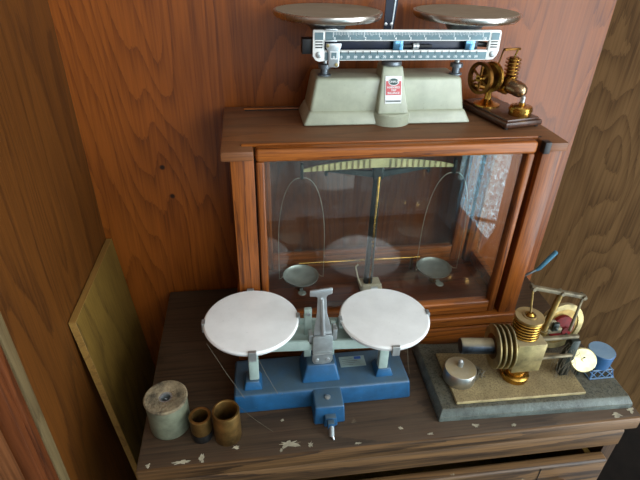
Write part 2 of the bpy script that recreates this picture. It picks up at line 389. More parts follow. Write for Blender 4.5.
# ================================================================== DRESSER
DX0, DX1, DF, DB = -.180, .583, .432, .828
d = thing('dresser', 'dark brown wooden dresser with scuffed dusty top and a slightly open drawer', 'dresser', (.2, .63, B))
obj('top_board', G().box(DX0, DX1, DF, DB, -.028, 0, .003, 2), 'dresser_top', d)
lip = G().prism([(DF + .012, -.026), (DF - .002, -.026), (DF - .004, -.030), (DF - .004, -.060), (DF - .001, -.066), (DF + .006, -.069), (DF + .014, -.069)], DX0 + .002, DX1 - .022, 'YZ')
obj('front_rail', lip, 'dresser_front', d)
obj('front_edge', G().box(DX0, DX1, DF - .003, DF + .004, -.027, -.001, .0025), 'dresser_front', d)
obj('side_panel', G().box(DX0 + .012, DX0 + .03, DF + .012, DB - .005, B + .03, -.028), 'dresser_side', d)
obj('side_panel', G().box(DX1 - .03, DX1 - .012, DF + .012, DB - .005, B + .03, -.028), 'dresser_side', d)
obj('back_panel', G().box(DX0 + .03, DX1 - .03, DB - .012, DB - .005, B + .03, -.028), 'dresser_side', d)
obj('plinth', G().box(DX0 + .012, DX1 - .012, DF + .03, DB - .005, B, B + .06), 'dresser_side', d)
obj('corner_post', G().box(DX1 - .036, DX1 - .014, DF + .004, DF + .03, B, -.069), 'dresser_side', d)
obj('corner_post', G().box(DX0 + .014, DX0 + .034, DF + .004, DF + .03, B, -.069), 'dresser_side', d)
zt = -.086
for k in range(3):
    op = .012 if k == 0 else -.002
    z1 = zt - k * .222; z2 = z1 - .212
    dr = obj('drawer', G().box(DX0 + .038, DX1 - .036, DF - .002 - op, DF + .016 - op, z2, z1, .004, 3), 'dresser_front', d)
    obj('drawer_box', G().box(DX0 + .05, DX0 + .06, DF + .016 - op, DB - .03, z2 + .02, z1 - .012).box(DX1 - .058, DX1 - .048, DF + .016 - op, DB - .03, z2 + .02, z1 - .012)
        .box(DX0 + .06, DX1 - .058, DF + .016 - op, DB - .03, z2 + .02, z2 + .03).box(DX0 + .06, DX1 - .058, DB - .04, DB - .03, z2 + .03, z1 - .012), 'ply_board', dr)
    obj('seam', G().box(.430, .4312, DF - .0028 - op, DF - .001 - op, z2 + .004, z1 - .003), 'dark_gap', dr)
    for kx in (-.02, .48):
        obj('knob', G().lathe([(.005, 0), (.005, .008), (.011, .014), (.013, .020), (.010, .025), (0, .027)], (kx, DF - .002 - op, z1 - .045 if k == 0 else (z1 + z2) / 2), (0, -1, 0), 20), 'mahogany_dark', dr)
# worn-through paint on the front edge of the top
def flake(cx, cy, rx, ry, n=19):
    poly = []
    for i in range(n):
        a = 2 * pi * i / n; q = random.uniform(.3, 1.15)
        poly.append((cx + rx * q * math.cos(a), cy + ry * q * math.sin(a)))
    return G().prism(poly, -.0002, .0005, 'XY')
for cx, cy, rx, ry in ((.030, .448, .020, .008), (.062, .443, .004, .007), (-.118, .437, .015, .0035), (-.092, .440, .004, .008), (-.045, .452, .006, .004), (-.165, .437, .004, .004), (.019, .438, .003, .004),
                       (.242, .440, .005, .003), (.315, .446, .006, .004), (.372, .440, .005, .0025), (.545, .438, .010, .005), (.572, .445, .006, .008), (.13, .437, .006, .002), (.024, .49, .003, .003), (.20, .455, .004, .003)):
    obj('worn_patch', flake(cx, cy, rx, ry), 'paint_flake', d)

# ================================================================== BALANCE CASE
CX0, CX1, CF, CB = -.030, .452, .626, .812
c = thing('balance_case', 'mahogany balance case with sliding glass front and wooden top', 'display case', (.21, .72, 0))
obj('plinth', G().box(CX0 - .010, CX1 + .004, CF - .006, CB + .004, 0, .037, .002), 'mahogany', c)
obj('shadow_groove', G().box(CX0 - .004, CX1, CF, CB, .036, .041), 'dark_gap', c)
obj('base_board', G().box(CX0 - .010, CX1 + .004, CF - .006, CB + .004, .040, .060, .003, 3), 'mahogany', c)
obj('floor_board', G().box(.004, .418, .650, .79, .0595, .0625), 'case_floor', c)
for x0, x1 in ((CX0, .002), (.421, CX1)):
    obj('post', G().box(x0, x1, CF, .652, .060, .367, .0015), 'mahogany_up', c)
    obj('post', G().box(x0, x1, .790, CB, .060, .367, .0015), 'mahogany_up', c)
for x0 in (CX0 + .006, CX1 - .018):
    obj('side_rail', G().box(x0, x0 + .012, .652, .790, .060, .085, .001), 'mahogany', c)
    obj('side_rail', G().box(x0, x0 + .012, .652, .790, .345, .367, .001), 'mahogany', c)
    obj('side_glass', G().box(x0 + .005, x0 + .007, .652, .790, .085, .345), 'pane_glass', c)
tp = [(-.042, .622), (.002, .622), (.002, .645), (.4185, .645), (.4185, .622), (.456, .622), (.456, .822), (-.042, .822)]
obj('top_board', G().prism(tp, .366, .380, 'XY', .0025, 2), 'case_top', c)
obj('sash_slot', G().box(-.012, .425, .6455, .6485, .3795, .3808), 'dark_gap', c)
obj('sash_slot', G().box(-.008, .41, .798, .802, .3795, .3808), 'dark_gap', c)
obj('slot_strip', G().box(-.014, .418, .6415, .6455, .378, .3832, .0015), 'mahogany', c)
obj('slot_strip', G().box(-.010, .41, .801, .805, .378, .3828, .0015), 'mahogany', c)
obj('corner_block', G().box(.4175, .4275, .6195, .632, .364, .3815, .001), 'black_part', c)
for x0 in (.0045, .399): obj('sash_stile', G().box(x0, x0 + .0115, .6265, .6435, .064, .3625, .003, 3), 'mahogany_up', c)
obj('sash_top_rail', G().box(.0045, .4105, .624, .6415, .3625, .3815, .005, 4), 'mahogany', c)
obj('sash_bottom_rail', G().box(.016, .399, .6265, .6435, .064, .088, .003, 3), 'mahogany', c)
obj('front_glass', G().box(.014, .401, .6345, .6370, .086, .364), 'pane_glass', c)
for x0 in (.002, .411): obj('sash_guide', G().box(x0, x0 + .010, .6445, .649, .064, .362), 'mahogany_dark', c)
for x0 in (.004, .392): obj('back_stile', G().box(x0, x0 + .026, .794, .806, .062, .366, .002), 'mahogany_up', c)
obj('back_rail', G().box(.030, .392, .794, .806, .062, .098, .002), 'mahogany', c)
obj('back_rail', G().box(.030, .392, .794, .806, .345, .366, .002), 'mahogany', c)
obj('back_glass', G().box(.028, .394, .799, .801, .096, .347), 'pane_glass', c)

# ================================================================== BALANCE INSIDE THE CASE
YB = .73
a = thing('analytical_balance', 'brass column balance with hanging pans behind the glass', 'balance', (.205, YB, .0625))
obj('column', G().rod((.205, YB, .0665), (.205, YB, .300), .0085, .0065, 20), 'iron_dark', a)
obj('brass_strip', G().box(.2035, .2075, YB - .0098, YB - .005, .068, .290, .0008), 'brass', a)
obj('column_foot', G().box(.187, .229, YB - .020, YB + .014, .0625, .0685, .0015).box(.190, .226, YB - .022, YB - .0185, .0625, .078, .001), 'cream_paint', a)
obj('foot_arm', G().tube([(.190, YB - .015, .066), (.186, YB, .078), (.183, YB + .014, .094), (.188, YB + .016, .099)], .0014), 'cream_paint', a)
obj('column_head', G().box(.196, .214, YB - .008, YB + .008, .284, .322, .002).prism([(.198, .322), (.212, .322), (.207, .338), (.203, .338)], YB - .005, YB + .005), 'iron_dark', a)
# arrest arms under the beam
obj('arrest_arm', G().prism([(.200, .286), (.200, .297), (.120, .3035), (.116, .302), (.116, .292), (.120, .292), (.121, .299)], YB - .003, YB + .003), 'iron_dark', a)
obj('arrest_arm', G().prism([(.210, .286), (.210, .297), (.290, .3035), (.294, .302), (.294, .292), (.290, .292), (.289, .299)], YB - .003, YB + .003), 'iron_dark', a)
bm_ = G().prism([(.079, .3035), (.079, .3085), (.100, .3135), (.140, .3190), (.196, .3235), (.214, .3235), (.270, .3190), (.310, .3135), (.331, .3085), (.331, .3035), (.310, .3040), (.270, .3055), (.214, .3070), (.196, .3070), (.140, .3055), (.100, .3040)], YB - .0105, YB - .0085, 'XZ', .0005, 1)
be = obj('beam', bm_, 'old_brass_beam', a)
for s in (-1, 1):
    for i in range(11):
        x = .205 + s * (.017 + i * .0095); h = .0145 * (1 - (i / 13) ** 1.6)
        obj('beam_rib', G().box(x - .0013, x + .0013, YB - .0118, YB - .0105, .3068 - i * .0002, .3068 + h), 'brass_pale', be)
for s in (-1, 1):
    xc = .205 + s * .1275
    hg = obj('hanger', G().box(xc - .0022, xc + .0022, YB - .014, YB - .006, .292, .318, .0008), 'iron_dark', a)
    pts = []
    for i in range(33):
        q = -1 + 2 * i / 32; sg = math.copysign(1, q); f_ = abs(q)
        if f_ < .75: an = f_ / .75 * pi / 2; pts.append((xc + sg * .040 * math.sin(an) ** .8, YB - .01, .294 - .125 * (1 - math.cos(an))))
        else: pts.append((xc + sg * .040, YB - .01, .169 - (f_ - .75) / .25 * .074))
    obj('wire_bow', G().tube(pts, .0006, 6), 'wire', hg)
    pn = obj('pan', G().lathe([(0, .0835), (.026, .0838), (.0305, .0865), (.0325, .090), (.0330, .090), (.0315, .0855), (.027, .0822), (0, .0815)], (xc, YB, .004), seg=40), 'pan_glassy', a)
    for sg in (-1, 1): obj('pan_bow', G().tube([(xc + sg * .040, YB - .01, .095), (xc + sg * .036, YB - .004, .092), (xc + sg * .0325, YB, .0938)], .0008, 6), 'wire', pn)
    obj('pan_rest', G().lathe([(.007, .0625), (.007, .065), (.003, .067), (.003, .078), (.010, .081), (.010, .083), (0, .084)], (xc, YB, 0), seg=20), 'brass_dark', a)
    obj('finger_tab', G().lathe([(.0065, 0), (.0075, .001), (.0065, .002)], (xc - .002, YB - .040, .0825), seg=20).box(xc - .005, xc + .001, YB - .036, YB - .028, .0825, .0845), 'pan_glassy', pn)
obj('arrest_rod', G().rod((.078, .772, .0905), (.318, .772, .0895), .0018, None, 10), 'brass', a)
for x in (.090, .300): obj('rod_bracket', G().box(x, x + .004, .769, .775, .0625, .0905), 'brass_dark', a)

# ================================================================== TRIP SCALE ON TOP OF THE CASE
u = thing('trip_scale', 'sage-green double-beam trip scale with two round metal pans on the case', 'scale', (.213, .75, .3805))
UX = .2105
zb = .3805
def rr(hx, y0, y1, z): return [(UX - hx, y0, z), (UX + hx, y0, z), (UX + hx, y1, z), (UX - hx, y1, z)]
obj('body', G().hexa(rr(.1250, .722, .796, zb), rr(.1120, .729, .793, .4475), .005, 3), 'sage_enamel', u)
# flared skirt, cut in an arch that rises from each end
sk = G()
sk.hexa(rr(.1325, .7135, .797, zb), rr(.1220, .7215, .795, .4005), .004, 3)
obj('skirt', sk, 'sage_enamel', u)
cl = [(.0300, .7085), (.0215, .735)]
obj('column', G().frustum(UX - .0225 + .002, UX + .0265 + .002, .7085, .76, .3985, UX - .0125 - .001, UX + .0185 - .001, .728, .762, .4645, .003, 3), 'sage_enamel', u)
obj('column_foot', G().lathe([(.0315, 0), (.0315, .016), (.0295, .0185), (.0, .0185)], (UX + .005, .733, zb), seg=40), 'sage_enamel', u)
obj('column_cap', G().lathe([(.0145, 0), (.0155, .002), (.0145, .006), (.009, .0075), (.007, .013), (0, .013)], (UX + .002, .738, .4645), seg=28), 'grey_hub', u)
# label on the sloping column face
ang = math.atan2(.0195, .066)
lb = obj('label', G().box(-.0125, .0125, -.0004, .0004, -.0195, .0195, 0, 1, Matrix.Translation((UX + .0030, .7178, .4325)) @ Matrix.Rotation(-ang, 4, 'X')), 'ink_white', u)
def on_label(lx, lz, dz=-.0006): return Matrix.Translation((UX + .0030, .7178, .4325)) @ Matrix.Rotation(-ang, 4, 'X') @ Vector((lx, dz, lz))
def lab_box(n, x0, x1, z0, z1, mat, d0=-.0008): return obj(n, G().box(x0, x1, d0, -.0003, z0, z1, 0, 1, Matrix.Translation((UX + .0030, .7178, .4325)) @ Matrix.Rotation(-ang, 4, 'X')), mat, lb)
lab_box('label_field', -.0115, .0115, -.0075, .0125, 'label_red')
lab_box('label_stripe', -.0115, .0115, -.0175, -.0150, 'ink_grey')
ov = G(); ov.prism([(.0082 * math.cos(2 * pi * i / 28), .0115 + .0056 * math.sin(2 * pi * i / 28)) for i in range(28)], -.0012, -.0006)
ov.bm.transform(Matrix.Translation((UX + .0030, .7178, .4325)) @ Matrix.Rotation(-ang, 4, 'X')); obj('label_oval', ov, 'ink_white', lb)
ov = G(); ov.prism([(.0072 * math.cos(2 * pi * i / 28), .0115 + .0046 * math.sin(2 * pi * i / 28)) for i in range(28)], -.0016, -.0010)
ov.bm.transform(Matrix.Translation((UX + .0030, .7178, .4325)) @ Matrix.Rotation(-ang, 4, 'X')); obj('label_oval', ov, 'ink_green', lb)
text('lettering', 'OHAUS', .0042, on_label(0, .0115, -.0019), 'ink_white', lb, (pi / 2 - ang, 0, 0), .00008)
for i, s in enumerate(('HARVARD', 'TRIP', 'BALANCE')):
    text('lettering', s, .0042, on_label(0, .0034 - i * .0040, -.0010), 'ink_white', lb, (pi / 2 - ang, 0, 0), .00008)
# pans
PZ = .5255
for px in (.1165, .3215):
    p = obj('pan', G().lathe([(0, .0), (.066, .0), (.0735, .0015), (.0765, .0045), (.0775, .0085), (.0770, .0105), (.0750, .0110), (.0735, .0105), (0, .0095)], (px, .752, PZ), seg=64), 'pan_steel', u)
    obj('pan_face', G().lathe([(0, .0095), (.0738, .0104), (.0738, .0112), (0, .0104)], (px, .752, PZ), seg=64), 'pan_top', p)
    obj('pan_hub', G().lathe([(.012, -.017), (.024, -.014), (.030, -.004), (.031, .0), (0, .0)], (px, .752, PZ), seg=36), 'grey_hub', p)
    obj('pan_stem', G().rod((px - .003, .748, .446), (px - .003, .748, .512), .0042, None, 14), 'silver_dull', p)
    obj('stem_collar', G().lathe([(.010, .4475), (.010, .4495), (.006, .450), (.006, .458), (.0095, .4585), (.0095, .464), (.006, .465)], (px - .003, .748, 0), seg=20), 'grey_hub', p)
# twin beam with printed scales
YF = .712
bx0, bx1 = .0905, .3620
def bz(v): return .5135 - (v - 30.5) * .00132    # picture rows of the beam turned into heights
bf = obj('beam_frame', G().box(bx0, bx1, YF - .002, YF + .004, .4985, .5135, .002, 2).box(bx0 + .012, bx1 - .008, YF - .002, YF + .004, .4725, .4868, .002, 2)
         .prism([(bx0, .511), (bx0, .479), (bx0 + .004, .4735), (bx0 + .009, .4715), (bx0 + .0165, .4725), (bx0 + .0165, .511)], YF - .0025, YF + .004, 'XZ', .001)
         .prism([(bx1, .511), (bx1 + .001, .486), (bx1 - .001, .479), (bx1 - .006, .4735), (bx1 - .0165, .4725), (bx1 - .0165, .511)], YF - .0025, YF + .004, 'XZ', .001), 'white_enamel', u)
obj('scale_strip', G().box(bx0 + .0175, bx1 - .0175, YF - .0028, YF - .001, .5005, .5105), 'scale_band', bf)
obj('scale_strip', G().box(bx0 + .0175, bx1 - .0175, YF - .0028, YF - .001, .4742, .4842), 'scale_band', bf)
tk = G(); s0, s1 = .1185, .3345
for i in range(101):
    x = s0 + (s1 - s0) * i / 100; h = .0065 if i % 10 == 0 else (.005 if i % 5 == 0 else .0036)
    wd = .0004 if i % 10 == 0 else .00022
    tk.box(x - wd, x + wd, YF - .0031, YF - .0027, .5105 - h, .5105)
obj('tick_marks', tk, 'ink_white', bf)
for i in range(11): text('numeral', str(i), .0050, (s0 + (s1 - s0) * i / 10 + (.0022 if i < 10 else .0034), YF - .0029, .5022), 'ink_white', bf, bold=.0001)
tk = G(); t0, dt = .1302, .01048
for i in range(21):
    x = t0 + (i - 1) * dt; tk.box(x - .0004, x + .0004, YF - .0031, YF - .0027, .4820, .4862)
obj('tick_marks', tk, 'ink_black', bf)
for i in range(1, 21): text('numeral', str(i * 10), .0048 if i < 10 else .0042, (t0 + (i - 1) * dt, YF - .0029, .4778), 'ink_white', bf, bold=.0001, sx=1 if i < 10 else .85)
for ex in (bx0 + .0085, bx1 - .0085):
    obj('end_badge', G().box(ex - .0058, ex + .0058, YF - .0032, YF - .0022, .5005, .5100), 'scale_band', bf)
    for i in range(3): obj('end_stripe', G().box(ex - .0050, ex + .0050, YF - .0032, YF - .0022, .4900 + i * .0036, .4915 + i * .0036), 'ink_black', bf)
    obj('end_screw', G().lathe([(.0044, 0), (.0044, .0012), (.003, .0020), (0, .0022)], (ex, YF - .002, .4810), (0, -1, 0), 20), 'silver_dull', bf)
obj('beam_bar', G().box(bx0 - .008, .333, YF + .006, YF + .014, .4830, .5000, .001), 'navy', u)
obj('bar_end', G().box(bx0 - .014, bx0 + .004, YF + .004, YF + .022, .4805, .5005, .001), 'black_part', u)
obj('bar_end', G().rod((.333, YF + .010, .4935), (.356, YF + .010, .4905), .0045, .0030), 'black_part', u)
ps = obj('poise', G().prism([(.1085, .4965), (.1300, .4965), (.1295, .4915), (.1278, .4880), (.1275, .4660), (.1255, .4645), (.1125, .4650), (.1120, .4860), (.1085, .4905)], YF - .0065, YF - .0035, 'XZ', .0008), 'silver', u)
obj('poise_window', G().box(.1148, .1245, YF - .0072, YF - .006, .4760, .4862), 'ink_white', ps)
obj('poise_window', G().box(.1160, .1233, YF - .0077, YF - .007, .4772, .4850), 'scale_band', ps)
text('numeral', '0', .005, (.1196, YF - .0079, .4785), 'ink_white', ps, bold=.0001)
for sx_, sz_ in ((.1108, .4938), (.1238, .4682)): obj('poise_screw', G().lathe([(.0024, 0), (.0024, .0012), (0, .0018)], (sx_, YF - .0065, sz_), (0, -1, 0), 16), 'brass_pale', ps)
obj('upper_poise', G().box(.1075, .1235, YF - .0060, YF - .003, .4985, .5005, .0005).box(.1075, .1235, YF - .006, YF + .006, .5128, .5150, .0005), 'silver', u)
obj('damper_block', G().box(.2040, .2185, YF - .003, YF + .006, .4866, .4990, .0008), 'mirror_blue', u)
obj('damper_block', G().box(.3105, .3245, YF - .003, YF + .006, .4866, .4990, .0008), 'mirror_blue', u)
obj('adjuster_shaft', G().rod((.2185, YF + .002, .4915), (.262, YF + .002, .4915), .0022), 'black_part', u)
obj('adjuster_nut', G().lathe([(.0045, 0), (.0045, .0035), (.0038, .0036), (.0038, .0044), (.0045, .0045), (.0045, .0085)], (.234, YF + .002, .4915), (1, 0, 0), 20), 'silver', u)
for o in u.children:
    if o.name.split('.')[0] in ('beam_frame', 'beam_bar', 'bar_end', 'poise', 'upper_poise', 'damper_block', 'adjuster_shaft', 'adjuster_nut'): o.location.z += .0035
# upright pointer vane between the pans
vn = obj('pointer_vane', G().prism([(.1990, .500), (.2125, .500), (.2165, .545), (.2225, .600), (.1995, .600)], .749, .752, 'XZ'), 'navy', u)
obj('vane_edge', G().prism([(.2092, .502), (.2106, .502), (.2134, .545), (.2172, .600), (.2150, .600), (.2115, .545)], .7478, .7492, 'XZ'), 'silver', vn)
for sx_ in (.2012, .2095): obj('vane_screw', G().lathe([(.0022, 0), (.0022, .0014), (0, .002)], (sx_, .749, .5185), (0, -1, 0), 14), 'silver', vn)
obj('pivot_post', G().rod((.204, .7505, .474), (.204, .7505, .505), .004), 'grey_hub', u)

# ================================================================== SMALL BRASS ENGINE ON TOP OF THE CASE
RZ = math.radians(12)
e = thing('hot_air_engine', 'small polished brass hot-air engine on a dark wooden base', 'engine', (.402, .743, .3805), RZ)
ex, ey, ez = .402, .743, .3805
obj('wooden_base', G().box(ex - .034, ex + .034, ey - .062, ey + .062, ez + .0025, ez + .011, .002, 2).box(ex - .030, ex + .030, ey - .058, ey + .058, ez + .010, ez + .0145, .002, 2), 'engine_base_wood', e)
for sx_ in (-1, 1):
    for sy_ in (-1, 1): obj('foot', G().lathe([(.004, 0), (.004, .003)], (ex + sx_ * .028, ey + sy_ * .055, ez)), 'black_rubber', e)
zb2 = ez + .0145
obj('pedestal', G().lathe([(.021, 0), (.021, .002), (.012, .004), (.006, .010), (.005, .022), (.007, .026)], (ex - .012, ey + .020, zb2), seg=28), 'brass', e)
obj('crank_arm', G().tube([(ex - .036, ey + .030, zb2 + .030), (ex - .012, ey + .022, zb2 + .027), (ex + .008, ey + .004, zb2 + .028)], .0045, 10), 'brass_dark', e)
fw = obj('flywheel', G().ring(.0195, .0245, -.003, .003, (ex - .040, ey + .012, zb2 + .046), (1, .15, 0)), 'brass_dark', e)
obj('spokes', G().box(-.0205, .0205, -.0016, .0016, -.001, .001, 0, 1, Matrix.Translation((ex - .040, ey + .012, zb2 + .046)) @ Matrix.Rotation(.15, 4, 'Z') @ Matrix.Rotation(pi / 2, 4, 'Y'))
    .box(-.0205, .0205, -.0016, .0016, -.001, .001, 0, 1, Matrix.Translation((ex - .040, ey + .012, zb2 + .046)) @ Matrix.Rotation(.15, 4, 'Z') @ Matrix.Rotation(pi / 2, 4, 'Y') @ Matrix.Rotation(pi / 3, 4, 'Z'))
    .box(-.0205, .0205, -.0016, .0016, -.001, .001, 0, 1, Matrix.Translation((ex - .040, ey + .012, zb2 + .046)) @ Matrix.Rotation(.15, 4, 'Z') @ Matrix.Rotation(pi / 2, 4, 'Y') @ Matrix.Rotation(-pi / 3, 4, 'Z')), 'brass_dark', fw)
obj('hub', G().lathe([(.005, -.005), (.005, .005)], (ex - .040, ey + .012, zb2 + .046), (1, .15, 0), 16), 'brass', fw)
f2 = obj('flywheel', G().ring(.018, .0235, -.002, .0025, (ex - .018, ey + .014, zb2 + .046), (1, .15, 0)), 'brass', e)
obj('web', G().lathe([(.0185, -.001), (.0185, .001)], (ex - .018, ey + .014, zb2 + .046), (1, .15, 0), 30), 'brass_dark', f2)
obj('axle', G().rod((ex - .047, ey + .011, zb2 + .046), (ex + .006, ey + .018, zb2 + .046), .0018).lathe([(.006, 0), (.006, .004)], (ex - .006, ey + .016, zb2 + .046), (1, .15, 0), 18), 'brass_dark', e)
obj('crankcase', G().lathe([(.009, 0), (.013, .002), (.0135, .012), (.010, .016), (.010, .020)], (ex + .004, ey + .012, zb2 + .034), (.35, -.93, -.05), 26).box(ex - .004, ex + .014, ey - .004, ey + .014, zb2 + .022, zb2 + .046, .003), 'brass_dark', e)
fy_ = G().rod((ex + .010, ey + .004, zb2 + .044), (ex + .010, ey + .004, zb2 + .077), .0072)
cy = obj('finned_cylinder', fy_, 'brass_dark', e)
for i in range(6): obj('fin', G().lathe([(.0115, 0), (.012, .0009), (.0115, .0018)], (ex + .010, ey + .004, zb2 + .047 + i * .0052), seg=26), 'brass', cy)
obj('rod', G().rod((ex + .010, ey + .004, zb2 + .077), (ex + .013, ey + .003, zb2 + .088), .0014, None, 8), 'brass', e)
obj('rod', G().rod((ex - .014, ey + .012, zb2 + .052), (ex - .008, ey + .010, zb2 + .088), .0012, None, 8), 'brass_dark', e)
obj('rocker_beam', G().box(ex - .012, ex + .018, ey + .002, ey + .007, zb2 + .087, zb2 + .0905, .0008), 'brass_dark', e)
obj('hot_cap', G().lathe([(.0115, 0), (.0115, .016), (.0108, .022), (.008, .0275), (.004, .030), (0, .0308)], (ex + .008, ey - .002, zb2 + .036), (.30, -.93, -.2), 28), 'cap_steel', e)
obj('collar', G().lathe([(.0145, 0), (.0145, .004)], (ex + .007, ey + .001, zb2 + .0366), (.30, -.93, -.2), 28), 'brass', e)
bn = obj('burner', G().lathe([(.0165, 0), (.017, .001), (.017, .0070), (.0180, .0076), (.0180, .0092), (.017, .0098), (.017, .0125), (.0155, .0142), (.006, .0150), (.0045, .0155), (.0045, .019), (.003, .0192), (0, .0192)], (ex + .006, ey - .040, zb2), seg=36), 'brass', e)
obj('wick_tube', G().rod((ex + .006, ey - .040, zb2 + .019), (ex + .006, ey - .040, zb2 + .025), .0032).ball((ex + .006, ey - .040, zb2 + .0265), .0034), 'silver', bn)

# ================================================================== BLUE TWO-PAN SCALE
b = thing('pan_scale', 'blue cast counter balance with two white porcelain plates', 'scale', (.09, .55, 0))
obj('base', G().hexa([(-.048, .508, 0), (.231, .508, 0), (.231, .592, 0), (-.048, .592, 0)], [(-.046, .513, .0345), (.228, .513, .0345), (.226, .588, .0345), (-.044, .588, .0345)], .004, 3), 'blue_paint', b)
obj('nose', G().frustum(.071, .119, .475, .53, 0, .073, .117, .479, .53, .0335, .003, 3), 'blue_paint', b)
obj('nose_block', G().frustum(.085, .106, .467, .48, .004, .087, .104, .469, .48, .020, .002, 2), 'blue_paint', b)
obj('nose_screw', G().lathe([(.0045, 0), (.0045, .002), (.0018, .003), (0, .0032)], (.094, .497, .0332), seg=18), 'silver_dull', b)
ls = obj('levelling_screw', G().rod((.0945, .4595, .018), (.0945, .452, .0035), .0042), 'silver_dull', b)
obj('screw_head', G().box(.089, .099, .456, .4645, .012, .024, .001), 'blue_paint', ls)
obj('screw_tip', G().rod((.0945, .453, .006), (.097, .446, .0012), .0030, .0012), 'silver', ls)
obj('pedestal', G().frustum(.058, .119, .526, .580, .034, .067, .111, .535, .575, .0645, .003, 3), 'blue_paint', b)
obj('pan_pedestal', G().frustum(-.031, -.002, .522, .556, .034, -.027, -.007, .526, .550, .049, .002), 'blue_paint', b)
obj('pan_pedestal', G().frustum(.175, .204, .526, .560, .034, .179, .199, .530, .554, .049, .002), 'blue_paint', b)
# maker's plate
mp = obj('maker_plate', G().box(.124, .166, .553, .575, .0343, .0352), 'label_plate', b)
obj('plate_mark', G().box(.149, .160, .568, .5735, .0350, .0355), 'label_blue', mp)
for i in range(4): obj('plate_print', G().box(.128, .145 + .004 * (i % 3), .5565 + i * .004, .5575 + i * .004, .0350, .0354), 'ink_grey', mp)
# beam: two rails, centre yoke, a pan bracket at each end (tilts up towards the spool)
def zbm(x): return .108 - (x - .09) * .055
bmx = G()
for y0 in (.530, .578): bmx.hexa([(-.035, y0, zbm(-.035) - .009), (.212, y0, zbm(.212) - .009), (.212, y0 + .006, zbm(.212) - .009), (-.035, y0 + .006, zbm(-.035) - .009)],
                                 [(-.035, y0, zbm(-.035) + .009), (.212, y0, zbm(.212) + .009), (.212, y0 + .006, zbm(.212) + .009), (-.035, y0 + .006, zbm(-.035) + .009)], .0015)
bo = obj('beam', bmx, 'grey_green_paint', b)
for x in (-.030, .038, .140, .205): obj('cross_bar', G().box(x - .005, x + .005, .532, .582, zbm(x) - .005, zbm(x) + .007, .001), 'grey_green_paint', bo)
obj('cross_web', G().hexa([(.020, .536, zbm(.02) - .002), (.16, .536, zbm(.16) - .002), (.16, .578, zbm(.16) - .002), (.020, .578, zbm(.02) - .002)], [(.020, .536, zbm(.02) + .002), (.16, .536, zbm(.16) + .002), (.16, .578, zbm(.16) + .002), (.020, .578, zbm(.02) + .002)]), 'grey_green_paint', bo)
for px, pz, rad in ((-.0135, .1455, .0690), (.1865, .1335, .0685)):
    py = .553
    pl = obj('plate', G().lathe([(0, -.006), (.060, -.006), (.066, -.004), (rad - .0005, .0), (rad, .0025), (rad - .002, .0045), (rad - .005, .005), (0, .0045)], (px, py, pz), seg=72), 'porcelain', b)
    for k in range(4):
        an = k * pi / 2
        cx_, cy_ = px + math.cos(an) * (rad + .0006), py + math.sin(an) * (rad + .0006)
        q = Matrix.Translation((cx_, cy_, pz)) @ Matrix.Rotation(an, 4, 'Z')
        obj('plate_clip', G().box(-.001, .0012, -.0055, .0055, -.010, .0062, .0005, 1, q).box(-.004, .0012, -.0055, .0055, .0052, .0064, .0004, 1, q), 'silver_dull', b)
    obj('pan_cross', G().box(px - rad, px + rad, py - .005, py + .005, pz - .0105, pz - .0065, .001).box(px - .005, px + .005, py - rad, py + rad, pz - .0107, pz - .0067, .001), 'grey_green_paint', b)
    obj('pan_bracket', G().box(px - .008, px + .007, py - rad + .044, py - rad + .056, .050, pz - .0095, .002), 'grey_green_paint', b)
# centre: fork plate, T-shaped pointer, back post
yk = obj('centre_bracket', G().prism([(.0745, .130), (.1035, .130), (.1045, .082), (.1015, .076), (.089, .074), (.0765, .076), (.0735, .082)], .526, .5295, 'XZ', .0008), 'silver_dull', b)
for x in (.0805, .0975): obj('rivet', G().lathe([(.0032, 0), (.0028, .0016), (0, .0022)], (x, .526, .0835), (0, -1, 0), 16), 'silver', yk)
obj('bracket_lip', G().box(.0745, .1035, .5225, .527, .095, .0985, .0008), 'silver_dull', yk)
po = obj('pointer', G().prism([(.0690, .2025), (.0690, .2120), (.1005, .2145), (.1005, .2055), (.0940, .2030), (.0922, .199), (.0942, .170), (.101, .142), (.1035, .126), (.0750, .126), (.0765, .144), (.0795, .170), (.0800, .199), (.0775, .2015)], .530, .533, 'XZ', .0006), 'silver', b)
obj('pointer_rib', G().rod((.0861, .5295, .198), (.0893, .5295, .132), .0022, .0036, 12), 'silver', po)
obj('pivot_post', G().box(.0640, .0755, .553, .560, .064, .160, .0015), 'grey_green_paint', b)
obj('pivot_post', G().box(.1040, .1120, .553, .560, .064, .132, .0015), 'grey_green_paint', b)
obj('pivot_bearing', G().box(.1040, .1105, .530, .545, .118, .138, .001), 'silver_dull', b)
obj('pivot_bearing', G().box(.0685, .0745, .530, .545, .112, .130, .001), 'silver_dull', b)
obj('pivot_screw', G().lathe([(.003, 0), (.003, .002), (0, .003)], (.0698, .553, .152), (0, -1, 0), 14), 'silver', b)

for p0, p1 in (((-.076, .520, .140), (-.030, .512, .030)), ((-.044, .512, .020), (.010, .470, .001)), ((.205, .490, .130), (.236, .540, .020)), ((-.01, .500, .134), (.02, .512, .034))):
    obj('cobweb_thread', G().tube([p0, ((p0[0] + p1[0]) / 2, (p0[1] + p1[1]) / 2, (p0[2] + p1[2]) / 2 - .003), p1], .00022, 4), 'web', b)

